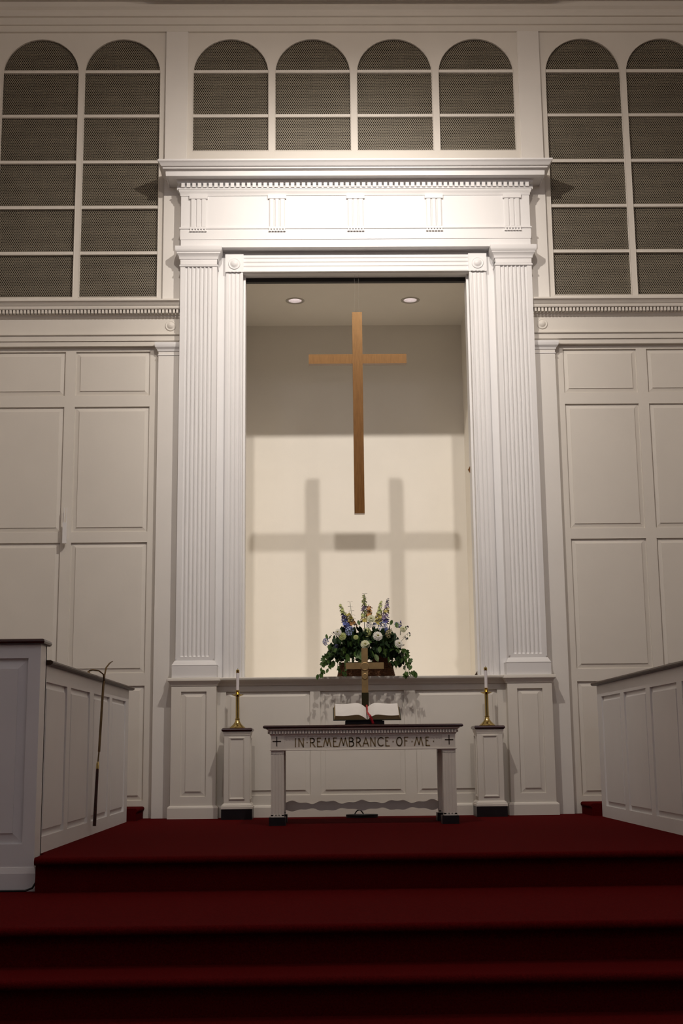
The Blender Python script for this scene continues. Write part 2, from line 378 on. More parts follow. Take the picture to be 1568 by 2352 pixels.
# pilaster strips between the window bays
for sx, tn, lab in ((-1, 'trim_5', 'flat strip between window bays on the pulpit side'), (1, 'trim_6', 'flat strip between window bays on the other side')):
    t = struct(tn, lab, 'pilaster'); a, b = sorted((sx * 1.655, sx * 1.868))
    MB().box(a, b, -.028, .01, 4.82, 7.70).build('strip', 'ivory_paint', t)
    MB().box(a - .006 * (sx > 0), b + .006 * (sx < 0), -.02, .01, 4.82, 7.69).build('edge_bead', 'ivory_paint', t)
# crown at the ceiling
t = struct('trim_7', 'stepped crown moulding under the nave ceiling', 'moulding')
for nm, prof in (('lower_fascia', [(0, 7.685), (.03, 7.685), (.03, 7.752), (0, 7.752)]), ('middle_fascia', [(0, 7.748), (.055, 7.748), (.055, 7.826), (0, 7.826)]),
                 ('upper_fascia', [(0, 7.822), (.085, 7.822), (.085, 7.86), (.10, 7.88), (.13, 7.90), (.13, 7.952), (0, 7.952)])):
    MB().sweep([(-XW, 0), (XW, 0)], prof).build(nm, 'cream_paint', t)

# ================================================================== NICHE (baptistry)
NW, NB, NZ0, NZ1 = 1.25, 2.106, 1.20, 5.32
nb = MB().box(-NW - .1, NW + .1, NB, NB + .1, NZ0 - .1, NZ1 + .1).build('wall_niche_back', 'plaster'); tag(nb, 'cream back wall of the lit niche behind wooden cross', 'wall', kind='structure')
tag(MB().box(-NW - .1, -NW, .16, NB, NZ0 - .1, NZ1 + .1).build('wall_niche_left', 'plaster'), 'cream side wall inside niche nearest the pulpit', 'wall', kind='structure')
tag(MB().box(NW, NW + .1, .16, NB, NZ0 - .1, NZ1 + .1).build('wall_niche_right', 'plaster'), 'cream side wall inside niche away from pulpit', 'wall', kind='structure')
tag(MB().box(-NW, NW, .16, NB, NZ0 - .1, NZ0).build('floor_niche', 'plaster'), 'floor inside the cream niche', 'floor', kind='structure')
DLX, DLY, DLR = .617, 1.28, .072
nc = plate('ceiling_niche', rect_poly(-NW, NW, .02, NB), [[(cx + DLR * math.cos(2 * PI * k / 32), DLY + DLR * math.sin(2 * PI * k / 32)) for k in range(32)] for cx in (-DLX, DLX)], 0, .04, 'plaster')
nc.data.transform(Matrix(((1, 0, 0, 0), (0, 0, 1, 0), (0, 1, 0, NZ1), (0, 0, 0, 1)))); nc.data.update()
tag(nc, 'cream ceiling of the niche with two round downlights', 'ceiling', kind='structure')
# front wall of the niche around the opening, behind casing
mb = MB(); mb.box(-1.62, -1.092, -.03, .16, 1.19, 5.36); mb.box(1.092, 1.62, -.03, .16, 1.19, 5.36); mb.box(-1.092, 1.092, -.03, .16, 5.125, 5.36)
tag(mb.build('wall_niche_front', 'white_paint'), 'white wall around the niche opening between pilasters', 'wall', kind='structure')
for sx, lab in ((-1, 'round recessed downlight in niche ceiling nearer the pulpit'), (1, 'round recessed downlight in niche ceiling away from pulpit')):
    t = thing('recessed_downlight', lab, 'downlight', (sx * DLX, DLY, NZ1), 'niche downlights')
    MB().lathe([(.070, .0), (.074, -.005), (.092, -.007), (.100, -.004), (.102, .001)], n=36).build('trim_ring', 'ceiling_paint', t, smooth='all')
    MB().lathe([(.0005, .062), (.026, .064), (.036, .072), (.038, .085)], n=28).build('bulb', 'lamp_glow', t, smooth='all')
    MB().lathe([(.071, 0), (.066, .03), (.050, .075), (.03, .10), (.0005, .105)], n=32).build('reflector', 'candle_wax', t, smooth='all')

# casing (surround) of the opening
t = struct('trim_8', 'reeded white surround of the niche opening with corner roundels', 'surround')
def reeded(L):   # cross-section across width .165 : (pos, out)
    w_ = .165; pr = [(0, 0), (0, .030), (.012, .034), (.020, .034)]
    for k in range(3):
        c = .042 + k * .040
        for j in range(7):
            a = PI * j / 6; pr.append((c - .015 * math.cos(a), .034 - .006 * math.sin(a)))
    pr += [(.145, .034), (.148, .040), (.165, .040), (.165, 0)]; return pr
pr = reeded(0)
for sx in (-1, 1):
    mb = MB(); n = len(pr); vs = [(sx * (1.257 - p), -.03 - o, z) for z in (1.235, 5.128) for p, o in pr]
    mb.add(vs, [(k, (k + 1) % n, n + (k + 1) % n, n + k) for k in range(n)] + [tuple(range(n)), tuple(range(2 * n - 1, n - 1, -1))])
    mb.build('jamb', 'white_paint', t, smooth=True)
    cb = MB().box(*sorted((sx * 1.262, sx * 1.086)), -.078, -.03, 5.122, 5.302).build('corner_block', 'white_paint', t)
    MB().lathe([(.058, 0), (.058, .004), (.053, .010), (.047, .004), (.041, .004), (.032, .014), (.016, .021), (.0005, .023)], (sx * 1.174, -.078, 5.205), 30, axis='Y').build('roundel', 'white_paint', cb, smooth='all')
    for k in range(4): MB().box(sx * 1.174 - .066 + k * .036, sx * 1.174 - .044 + k * .036, -.084, -.07, 5.122, 5.136).build('gutta', 'white_paint', cb)
    # smooth liner of the reveal
    a, b = sorted((sx * 1.092, sx * 1.072)); MB().box(a, b, .03, .20, 1.237, 5.125).build('reveal_liner', 'white_paint', t)
mb = MB(); n = len(pr); vs = [(x, -.03 - o, 5.298 - p * 1.03) for x in (-1.086, 1.086) for p, o in pr]
mb.add(vs, [(k, (k + 1) % n, n + (k + 1) % n, n + k) for k in range(n)] + [tuple(range(n)), tuple(range(2 * n - 1, n - 1, -1))])
mb.build('lintel', 'white_paint', t, smooth=True)
MB().box(-1.072, 1.072, .10, .15, 5.085, 5.125).build('curtain_track', 'track_metal', t)
tag(MB().add([(0, 0, -.03), (0, .02, -.03), (0, 0, .035), (0, .02, .035), (-.02, 0, .0), (-.02, .02, .0)], [(0, 1, 3, 2), (0, 2, 4), (1, 5, 3), (0, 4, 5, 1), (2, 3, 5, 4)]).build('jamb_catch', 'oak', loc=(1.072, .165, 3.21)), 'tiny brown catch on the niche jamb opposite the pulpit', 'catch')

# ================================================================== CENTRE WAINSCOT
YW = -.06
wc = struct('wall_center', 'white panelled wainscot below the niche behind table', 'wall')
holes = [(-1.231, -.470, .19, 1.113), (-.378, .384, .19, 1.113), (.485, 1.231, .19, 1.113)]
frame(MB(), front(YW), (-1.33, 1.33, 0, 1.19), holes, thick=.05).build('stiles_and_rails', 'cream_paint', wc)
for h in holes: raised(front(YW), h).build('panel', 'cream_paint', wc)
MB().sweep([(-1.33, YW), (1.33, YW)], [(0, 0), (.022, 0), (.022, .085), (.016, .098), (.006, .104), (0, .106)]).build('baseboard', 'cream_paint', wc)
lg = MB(); lg.sweep([(-1.33, YW), (1.33, YW)], [(0, 1.165), (.012, 1.168), (.018, 1.178), (.03, 1.196), (.055, 1.210), (.075, 1.214), (.080, 1.222), (.080, 1.234), (.076, 1.238), (-.23, 1.238), (-.23, 1.2), (0, 1.19)])
tag(lg.build('trim_12', 'cream_paint', smooth=True), 'moulded white ledge under the flower basket', 'ledge', kind='structure')
tag(MB().add([(0, 0, 0), (.03, 0, 0), (.03, .03, 0), (0, .03, 0), (.028, 0, .045), (.03, .03, .045)], [(0, 1, 2, 3), (0, 4, 5, 3), (0, 1, 4), (1, 2, 5, 4), (2, 3, 5)]).build('door_wedge', 'rail_wood', loc=(1.035, .0, 1.238)), 'tiny brown wedge on the niche ledge end', 'wedge')

# ================================================================== MAIN PILASTERS
YS = -.155
def flute_shaft(x0, x1, z0, z1, yf, nf=7, depth=.014):
    mb = MB(); W_ = x1 - x0; m_ = .040; pitch = (W_ - 2 * m_) / nf; r = pitch * .40
    us = [x0, x0 + m_ * .6]
    for k in range(nf):
        c = x0 + m_ + pitch * (k + .5); us += [c + r * q for q in (-1, -.92, -.7, -.38, 0, .38, .7, .92, 1)]
    us += [x1 - m_ * .6, x1]
    zb, zt = z0 + .035, z1 - .05
    vz = [z0, zb] + [zb + r * q for q in (.12, .4, .75, 1)] + [zt - r * q for q in (1, .75, .4, .12)] + [zt, z1]
    def dep(x, z):
        for k in range(nf):
            c = x0 + m_ + pitch * (k + .5); dx = (x - c) / r
            if abs(dx) < 1:
                dz = 0
                if z < zb + r: dz = (zb + r - z) / r
                if z > zt - r: dz = (z - zt + r) / r
                q = 1 - dx * dx - dz * dz
                return depth * math.sqrt(q) if q > 0 else 0
        return 0
    nu = len(us); vs = [(x, yf + dep(x, z), z) for z in vz for x in us]
    fs = [(j * nu + i, j * nu + i + 1, (j + 1) * nu + i + 1, (j + 1) * nu + i) for j in range(len(vz) - 1) for i in range(nu - 1)]
    mb.add(vs, fs)
    for x in (x0, x1): mb.add([(x, yf, z0), (x, 0, z0), (x, 0, z1), (x, yf, z1)], [(0, 1, 2, 3)])
    return mb
for sx, tn, lab in ((-1, 'trim_9', 'tall fluted white pilaster between niche and pulpit'), (1, 'trim_10', 'tall fluted white pilaster on the far side of niche')):
    t = struct(tn, lab, 'pilaster'); a, b = sorted((sx * 1.335, sx * 1.684))
    flute_shaft(a, b, 1.39, 5.20, YS).build('shaft', 'white_paint', t, smooth=True)
    mb = MB(); box_sweep_cap(mb, a, b, YS, 0, [(0, 5.145), (.007, 5.147), (.010, 5.155), (.007, 5.165), (0, 5.168)]); mb.build('astragal', 'white_paint', t)
    mb = MB(); mb.box(a, b, YS - .004, 0, 5.17, 5.35)
    box_sweep_cap(mb, a, b, YS, 0, [(0, 5.218), (.010, 5.220), (.012, 5.238), (.016, 5.250), (.030, 5.268), (.034, 5.272), (.034, 5.282), (.040, 5.286), (.046, 5.300), (.048, 5.306), (.048, 5.342), (0, 5.342)])
    mb.build('capital', 'white_paint', t, smooth=True)
    mb = MB(); box_sweep_cap(mb, a, b, YS, 0, [(-.02, 1.238), (.028, 1.238), (.028, 1.342), (.030, 1.346), (.030, 1.352), (.024, 1.358), (.014, 1.376), (.004, 1.392), (-.02, 1.392)])
    mb.build('base', 'white_paint', t)
    # pedestal
    pa, pb = sorted((sx * 1.31, sx * 1.713)); YPD = -.175
    h = (min(sx * 1.398, sx * 1.626), max(sx * 1.398, sx * 1.626), .19, 1.113)
    pd = frame(MB(), front(YPD), (pa, pb, 0, 1.2), [h], thick=.17).build('pedestal', 'cream_paint', t)
    raised(front(YPD), h).build('panel', 'cream_paint', pd)
    mb = MB(); box_sweep_cap(mb, pa, pb, YPD, 0, [(-.02, 1.165), (.006, 1.165), (.010, 1.176), (.018, 1.192), (.030, 1.204), (.034, 1.208), (.034, 1.228), (.030, 1.236), (-.02, 1.239)])
    mb.build('pedestal_cap', 'cream_paint', pd, smooth=True)
    mb = MB(); box_sweep_cap(mb, pa, pb, YPD, 0, [(-.02, 0), (.022, 0), (.022, .092), (.016, .104), (.004, .112), (-.02, .114)])
    mb.build('pedestal_base', 'cream_paint', pd)

# ================================================================== ENTABLATURE
t = struct('trim_11', 'deep white entablature with triglyphs and dentils over niche', 'entablature')
def wrap(nm, x, y, prof, smooth=False): return MB().sweep([(-x, 0), (-x, y), (x, y), (x, 0)], prof).build(nm, 'white_paint', t, smooth=smooth)
mb = MB(); mb.sweep([(-1.684, 0), (-1.684, YS), (1.684, YS), (1.684, 0)], [(-.2, 5.342), (0, 5.342), (0, 5.418), (.006, 5.420), (.006, 5.530), (-.2, 5.530)])
mb.build('architrave', 'white_paint', t)
wrap('taenia', 1.684, YS, [(-.02, 5.526), (.014, 5.526), (.014, 5.542), (-.02, 5.544)])
wrap('frieze', 1.684, YS, [(-.02, 5.54), (.002, 5.54), (.002, 5.88), (-.02, 5.88)])
wrap('bed_moulding', 1.684, YS, [(-.02, 5.866), (.008, 5.866), (.010, 5.886), (.016, 5.898), (.022, 5.910), (.024, 5.925), (.030, 5.928), (.030, 5.94), (.006, 5.942), (.006, 6.01), (-.02, 6.01)], True)
wrap('cornice', 1.684, YS, [(-.02, 5.984), (.035, 5.984), (.046, 6.018), (.126, 6.020), (.128, 6.013), (.136, 6.013), (.138, 6.058), (.146, 6.062), (.152, 6.072), (.162, 6.076), (.164, 6.088), (.172, 6.092), (.180, 6.100), (.190, 6.118), (.202, 6.132), (.208, 6.136), (.208, 6.153), (.19, 6.157), (-.1, 6.175), (-.155, 6.175)], True)
den = MB().box(-.0165, .0165, -.040, 0, 0, .046).build('dentil_source', 'white_paint'); DM = den.data; bpy.data.objects.remove(den)
for k in range(64): inst(DM, 'dentil', t, (-1.664 + k * (3.328 / 63), -.16, 5.940))
for sx in (-1, 1):
    for k in range(3): inst(DM, 'dentil', t, (sx * 1.689, -.118 + k * .0528, 5.940), (0, 0, sx * PI / 2))
def triglyph():
    pr_ = [(-.076, 0), (-.076, .010), (-.066, .018)]
    for c in (-.0245, .0245): pr_ += [(c - .011, .018), (c, .006), (c + .011, .018)]
    pr_ += [(.066, .018), (.076, .010), (.076, 0)]
    mb = MB(); n = len(pr_); vs = [(x, -o, z) for z in (0, .29) for x, o in pr_]
    mb.add(vs, [(k, (k + 1) % n, n + (k + 1) % n, n + k) for k in range(n)] + [tuple(range(n)), tuple(range(2 * n - 1, n - 1, -1))]); return mb
for k, x in enumerate((-1.517, -.759, -.001, .757, 1.515)):
    tg = triglyph().build('triglyph', 'white_paint', t, loc=(x, YS - .001, 5.545))
    MB().box(-.088, .088, -.024, 0, .285, .325).build('triglyph_cap', 'white_paint', tg)
    MB().box(-.082, .082, -.020, 0, -.022, -.002).build('regula', 'white_paint', tg)
    for j in range(6):
        x_ = -.07 + j * .028
        MB().add([(x_ - .006, -.018, -.022), (x_ + .006, -.018, -.022), (x_ + .011, -.024, -.048), (x_ - .011, -.024, -.048), (x_ - .006, -.004, -.022), (x_ + .006, -.004, -.022), (x_ + .011, -.004, -.048), (x_ - .011, -.004, -.048)],
                 [(0, 1, 2, 3), (4, 7, 6, 5), (0, 3, 7, 4), (1, 5, 6, 2), (0, 4, 5, 1), (3, 2, 6, 7)]).build('gutta', 'white_paint', tg)

# ================================================================== HANGING WOODEN CROSS
t = thing('hanging_cross', 'large plain oak cross hanging in the niche opening', 'cross', (.004, .02, 2.76))
MB().box(-.0475, .0475, -.035, .035, 0, 1.972).build('upright', 'oak', t)
a = MB(); a.box(-.468, -.0475, -.033, .033, 1.458, 1.552); a.build('crossbeam', 'oak', t)
a = MB(); a.box(.0475, .468, -.033, .033, 1.458, 1.552); a.build('crossbeam', 'oak', t)
for x in (-.02, .02): MB().tube([(x, .0, 1.97), (x, .0, 5.126 - 2.76)], .0005, 4).build('hanging_wire', 'thin_wire', t)

# ================================================================== CHOIR RAILS AND PULPIT WALL
def rail(sx, lab, cap_lab):
    t = thing('choir_rail', lab, 'choir rail', (sx * 2.037, -2.3, 0), 'panelled choir rails')
    y0, y1 = -3.945 + 2.3, -.55 + 2.3
    B = Basis((0, 0, 0), (0, 1, 0), (0, 0, 1), (-sx, 0, 0))
    ph = [(-3.93, -3.265), (-3.135, -2.42), (-2.265, -1.556), (-1.43, -.715)] if sx < 0 else [(-3.80, -3.09), (-3.08 + .0, -2.37), (-2.245, -1.545), (-1.42, -.72)]
    if sx > 0: ph[0] = (-3.93, -3.215); ph[1] = (-3.085, -2.37)
    hs = [(a + 2.3, b + 2.3, .095, 1.012) for a, b in ph]
    if sx < 0: hs[0] = (y0 + .03, hs[0][1], .095, 1.012)
    mb = frame(MB(), B, (y0, y1, 0, 1.112), hs, thick=.12)
    mb.box(*sorted((sx * .12, sx * .10)), y0, y1, 0, 1.112)
    mb.build('rail_body', 'white_paint', t)
    for h in hs: raised(B, h, bev=.04).build('panel', 'white_paint', t)
    pr_ = [(-.028, 1.112), (-.040, 1.118), (-.043, 1.127), (-.040, 1.135), (-.028, 1.141), (.148, 1.141), (.160, 1.135), (.163, 1.127), (.160, 1.118), (.148, 1.112)]
    n = len(pr_); vs = [(sx * x, y, z) for y in (y0, y1 + .045) for x, z in pr_]
    cp_ = MB().add(vs, [(k, (k + 1) % n, n + (k + 1) % n, n + k) for k in range(n)] + [tuple(range(n)), tuple(range(2 * n - 1, n - 1, -1))]).build('cap_rail', 'rail_wood', t, smooth=True)
    cp_['label'] = cap_lab
    return t
rail(-1, 'white panelled choir rail with candle snuffer hung on it', 'brown wooden cap rail')
rail(1, 'white panelled choir rail on the side without snuffer', 'brown wooden cap rail')
# pulpit front wall
YU = -4.12
t = thing('pulpit_wall', 'tall white panelled pulpit front with dark mahogany cap', 'pulpit', (-2.8, YU, Z1))
PR = .768
hs = [(-.90, -.02, .265, 1.337), (.10, PR - .072, .265, 1.337)]
B = Basis((0, 0, 0), (1, 0, 0), (0, 0, 1), (0, -1, 0))
mb = frame(MB(), B, (-1.1, PR, 0, 1.418), hs, thick=.17)
mb.box(-1.1, PR, .15, .17, 0, 1.418); mb.build('pulpit_body', 'white_paint', t)
for h in hs: raised(B, h, bev=.06).build('panel', 'white_paint', t)
MB().sweep([(-1.1, 0), (PR, 0), (PR, .17)], [(-.01, 0), (.012, 0), (.012, .100), (.010, .108), (.004, .134), (-.01, .136)]).build('base_moulding', 'white_paint', t)
mb = MB(); mb.sweep([(-1.1, 0), (PR, 0), (PR, .17), (-1.1, .17)], [(-.02, 1.418), (.012, 1.418), (.022, 1.424), (.026, 1.435), (.022, 1.446), (.012, 1.452), (-.02, 1.452)])
mb.box(-1.1, PR - .015, .015, .155, 1.418, 1.452)
mb.build('cap', 'dark_wood', t, smooth=True)['label'] = 'dark mahogany cap'
cb = MB().tube([(-2.012, YU - .015, -.06), (-2.008, YU - .03, -.10), (-2.012, YU - .03, -.145), (-2.03, YU - .035, -.175), (-2.07, YU - .035, -.189), (-2.13, YU - .03, -.190), (-2.3, YU - .025, -.190), (-2.7, YU - .03, -.190)], .006, 8).build('floor_cable', 'black_rubber', smooth='all')
tag(cb, 'black cable curling round the foot of the pulpit wall', 'cable')

# ================================================================== COMMUNION TABLE
TX, TYF, TYB = -.035, -1.44, -.80
t = thing('communion_table', 'white communion table with dark top lettered IN REMEMBRANCE OF ME', 'table', (TX, -1.12, 0))
yf, yb = TYF + 1.12, TYB + 1.12      # local -.32 .. .32
mb = MB(); mb.sweep([(-.78, yf + .02), (.78, yf + .02), (.78, yb - .02), (-.78, yb - .02)], [(-.05, .757), (.008, .757), (.017, .761), (.020, .769), (.017, .778), (.008, .783), (-.05, .783)], closed=True)
mb.box(-.74, .74, yf + .06, yb - .06, .757, .783); mb.build('table_top', 'dark_wood', t, smooth=True)['label'] = 'dark polished wooden top'
ay = yf + .045                        # apron face (local): world -1.395
mb = MB(); mb.sweep([(-.737, ay), (.737, ay), (.737, -ay), (-.737, -ay)], [(-.02, .700), (.004, .700), (.006, .708), (.010, .712), (.010, .738), (.022, .742), (.034, .750), (.038, .757), (-.02, .757)], closed=True)
mb.build('cornice_moulding', 'cream_paint', t, smooth=True)
mb = MB()
for k in range(64): mb.box(-.742 + k * .02337, -.742 + k * .02337 + .0125, ay - .026, ay - .008, .717, .738)
for sx in (-1, 1):
    for k in range(23): mb.box(*sorted((sx * .745, sx * .763)), ay + .01 + k * .0234, ay + .0225 + k * .0234, .717, .738)
mb.build('dentil_band', 'cream_paint', t)['kind'] = 'stuff'
ap = MB(); ap.box(-.737, .737, ay, ay + .03, .591, .702); ap.box(-.737, .737, -ay - .03, -ay, .591, .702)
ap.box(-.737, -.707, ay, -ay, .591, .702); ap.box(.707, .737, ay, -ay, .591, .702)
apron = ap.build('apron', 'cream_paint', t)
fr = MB(); frame(fr, Basis((0, ay - .004, 0), (1, 0, 0), (0, 0, 1), (0, -1, 0)), (-.737, .737, .591, .702), [(-.628, .628, .597, .695)], hd=.004, thick=.004)
fr.build('apron_border', 'cream_paint', t)
bd = MB(); bd.sweep([(-.737, ay), (.737, ay), (.737, -ay), (-.737, -ay)], [(-.02, .583), (.008, .583), (.010, .587), (.008, .593), (-.02, .594)], closed=True); bd.build('apron_bead', 'cream_paint', t)
# letters
def arc(cx, cy, rx, ry, a0, a1, n=9): return [(cx + rx * math.cos(math.radians(a0 + (a1 - a0) * k / n)), cy + ry * math.sin(math.radians(a0 + (a1 - a0) * k / n))) for k in range(n + 1)]
GL = {'I': [[(.5, 0), (.5, 1)]], 'N': [[(.06, 0), (.06, 1), (.94, -.03), (.94, 1)]],
      'R': [[(.1, 0), (.1, 1)], [(.1, 1)] + arc(.42, .74, .42, .26, 90, -90) + [(.1, .48)], [(.42, .48), (.98, -.04)]],
      'E': [[(.75, 1), (.08, 1), (.08, 0), (1.0, 0)], [(.08, .60), (.58, .60)]],
      'M': [[(0, 0), (.28, 1), (.54, .12), (.76, 1), (1, 0)]],
      'B': [[(.08, 0), (.08, 1)], [(.08, 1)] + arc(.45, .78, .36, .22, 90, -90) + [(.08, .56)], [(.3, .56)] + arc(.5, .28, .44, .28, 90, -90) + [(.08, 0)]],
      'A': [[(0, 0), (.52, 1), (1, 0)], [(.18, .32), (.84, .32)]],
      'C': [arc(.58, .5, .55, .5, 50, 310, 14)], 'O': [arc(.5, .5, .46, .5, 0, 360, 20)], 'F': [[(.1, 0), (.1, 1), (.95, 1)], [(.1, .58), (.72, .58)]], '.': [[(.5, .46), (.5, .54)]]}
def letter(ch, x0, x1, zb, h, wd=.0085):
    mb = MB(); y = ay - .0022
    for st in GL[ch]:
        P = [Vector((x0 + (x1 - x0) * p[0], zb + h * p[1])) for p in st]
        for i in range(len(P) - 1):
            d = (P[i + 1] - P[i]).normalized(); n = Vector((-d.y, d.x)) * wd / 2; a, b = P[i] - d * wd * .3, P[i + 1] + d * wd * .3
            q = [a - n, b - n, b + n, a + n]
            mb.add([(v.x, y, v.y) for v in q] + [(v.x, ay + .001, v.y) for v in q], [(0, 1, 2, 3), (0, 4, 5, 1), (1, 5, 6, 2), (2, 6, 7, 3), (3, 7, 4, 0)])
    return mb
TXT = [('I', 675.5, 681), ('N', 685.5, 697), ('.', 702, 708), ('R', 711.5, 723.6), ('E', 728, 739), ('M', 742.4, 759.4), ('E', 764.8, 775.5), ('M', 778, 797.5), ('B', 801, 812.7), ('R', 817.5, 829), ('A', 833, 846), ('N', 850.5, 861.7), ('C', 867, 880.5), ('E', 885, 894),
       ('.', 899.4, 905.4), ('O', 910, 923.5), ('F', 928.4, 937), ('.', 943, 949), ('M', 951.5, 971), ('E', 977.5, 986.6), ('.', 992.5, 998.5)]
for ch, a, b in TXT:
    fx = lambda p: -.582 + (p - 676.6) * .00348 - TX
    letter(ch, fx(a), fx(b), .613, .066).build('letter', 'gold_lettering', apron)
for x in (-.69, .687):
    mb = MB(); yy = ay - .0055
    mb.box(x - .034, x + .034, yy, ay - .003, .6525, .6605); mb.box(x - .004, x + .004, yy, ay - .003, .618, .695); mb.build('small_cross', 'dark_inlay', apron)
# legs
for sx in (-1, 1):
    for fy in (-1, 1):
        x0, x1 = sorted((sx * .737, sx * .634)); y0, y1 = sorted((fy * .275, fy * .172))
        lgm = MB(); pitch = (x1 - x0 - .016) / 4; prs = []
        def side(p0, p1):
            out = []; d = Vector(p1) - Vector(p0); L = d.length; d /= L; nn = Vector((d.y, -d.x))
            out.append(Vector(p0))
            for k in range(3):
                c = L * (.26 + .24 * k)
                for j in range(5):
                    a = PI * j / 4; out.append(Vector(p0) + d * (c - .009 * math.cos(a)) - nn * .0022 * math.sin(a))
            return out
        ring = side((x0, y0), (x1, y0)) + side((x1, y0), (x1, y1)) + side((x1, y1), (x0, y1)) + side((x0, y1), (x0, y0))
        n = len(ring)
        for z0, z1 in ((.075, .56),):
            lgm.add([(p.x, p.y, z) for z in (z0, z1) for p in ring], [(k, (k + 1) % n, n + (k + 1) % n, n + k) for k in range(n)])
        lgm.box(x0, x1, y0, y1, .555, .60); lgm.box(x0 - .0, x1 + .0, y0, y1, .066, .085)
        leg = lgm.build('leg', 'cream_paint', t)
        MB().box(x0 - .016, x1 + .014, y0 - .014, y1 + .014, 0, .066).build('foot', 'black_wood', leg)['label'] = 'black foot block'
# scalloped stretcher
mb = MB(); N = 96; top, bot = [], []
for k in range(N + 1):
    u = -1 + 2 * k / N; s = abs(u)
    wv = .010 * math.cos(s * PI * 4.4) + .006 * math.cos(s * PI * 11)
    top.append((u * .64, .160 + wv)); bot.append((u * .64, .100 - wv * .8))
vs = [(x, y, z) for y in (.205, .235) for x, z in top + bot[::-1]]; n = 2 * (N + 1); fs = [(k, (k + 1) % n, n + (k + 1) % n, n + k) for k in range(n)]
for k in range(N):
    a, b, c, d = k, k + 1, 2 * N - k, 2 * N + 1 - k
    fs += [(a, b, c, d), (n + a, n + d, n + c, n + b)]
mb.add(vs, fs).build('scalloped_stretcher', 'cream_paint', t)

# ---- black book stand and open book
t = thing('book_stand', 'low black stand under the open book', 'book stand', (-.018, -1.22, .783))
mb = MB(); mb.box(-.158, .158, -.10, .10, 0, .012); mb.box(-.158, .158, -.10, -.075, .012, .031); mb.box(-.15, .15, .06, .09, .012, .095)
mb.build('stand_frame', 'black_wood', t)
SL = math.radians(27)
t = thing('open_bible', 'large open bible with red ribbon on black stand', 'book', (.002, -1.335, .816)); t.rotation_euler = (SL, 0, 0)
LB = .235
def pages(sx):
    mb = MB(); N = 12; prof = []
    for k in range(N + 1):
        u = k / N; x = sx * (.004 + u * .252); hgt = .040 * (math.sin(min(1, u * 3.2) * PI / 2)) * (1 - .10 * u) + .004 * math.sin(u * PI * 2); prof.append((x, max(.006, .006 + hgt)))
    xe = sx * .268
    top = [(x, y, z) for y in (.006, LB - .006) for x, z in prof]; n = N + 1
    fs = [(k, k + 1, n + k + 1, n + k) for k in range(N)]
    mb.add(top, fs); return mb, prof, xe
cov = MB()
for sx in (-1, 1): cov.box(*sorted((0, sx * .275)), 0, LB, 0, .006)
cov.build('cover', 'book_cover', t)
for sx in (-1, 1):
    mb, prof, xe = pages(sx); mb.build('page', 'page_paper', t, smooth='all')
    eb = MB(); n = len(prof)
    for y in (.0055, LB - .0055):
        eb.add([(x, y, z) for x, z in prof] + [(x + (xe - prof[-1][0]) * (k / (n - 1)), y, .006) for k, (x, z) in enumerate(prof)], [(k, k + 1, n + k + 1, n + k) for k in range(n - 1)])
    x, z = prof[-1]; eb.add([(x, .0055, z), (x, LB - .0055, z), (xe, LB - .0055, .006), (xe, .0055, .006)], [(0, 1, 2, 3)])
    eb.build('page_block', 'page_edge', t)
    txt = MB()
mb = MB(); R_ = [(.004, .235, .028), (.006, .17, .026), (.002, .10, .030), (.012, .04, .036), (.020, .004, .045), (.028, -.006, .030), (.038, -.014, .004), (.046, -.016, -.018)]
wd = .0055; vs = [];
for i, p in enumerate(R_):
    w_ = wd if i < 3 else .010
    vs += [(p[0] - w_, p[1], p[2]), (p[0] + w_, p[1], p[2] + .001), (p[0] + w_, p[1] - .001, p[2] - .001), (p[0] - w_, p[1] - .001, p[2] - .002)]
fs = []
for i in range(len(R_) - 1):
    for k in range(4): fs.append((i * 4 + k, i * 4 + (k + 1) % 4, (i + 1) * 4 + (k + 1) % 4, (i + 1) * 4 + k))
mb.add(vs, fs).build('ribbon_bookmark', 'red_ribbon', t, smooth='all')

# ---- brass altar cross behind the book
t = thing('altar_cross', 'standing brass altar cross behind the open book', 'cross', (-.001, -.99, .783))
mb = MB()
for k, (w_, z0, z1) in enumerate(((.13, 0, .03), (.095, .03, .06), (.06, .06, .09))): mb.box(-w_, w_, -w_ * .7, w_ * .7, z0, z1)
mb.build('stepped_base', 'brass', t)
MB().box(-.0265, .0265, -.013, .013, .09, .641).build('upright', 'brushed_brass', t)
mb = MB(); mb.box(-.160, -.0265, -.012, .012, .468, .520); mb.build('arm', 'brushed_brass', t)
mb = MB(); mb.box(.0265, .160, -.012, .012, .468, .520); mb.build('arm', 'brushed_brass', t)
MB().lathe([(.036, 0), (.036, .004), (.030, .006), (.028, .004), (.0005, .004)], (0, -.013, .488), 28, axis='Y').build('medallion', 'brushed_brass', t, smooth=True)
MB().lathe([(.024, 0), (.024, .005), (.020, .007), (.018, .005), (.0005, .005)], (0, -.013, .405), 24, axis='Y').build('medallion', 'brushed_brass', t, smooth=True)
MB().box(-.029, .029, -.015, .015, .09, .27).build('lower_sleeve', 'brass', t)

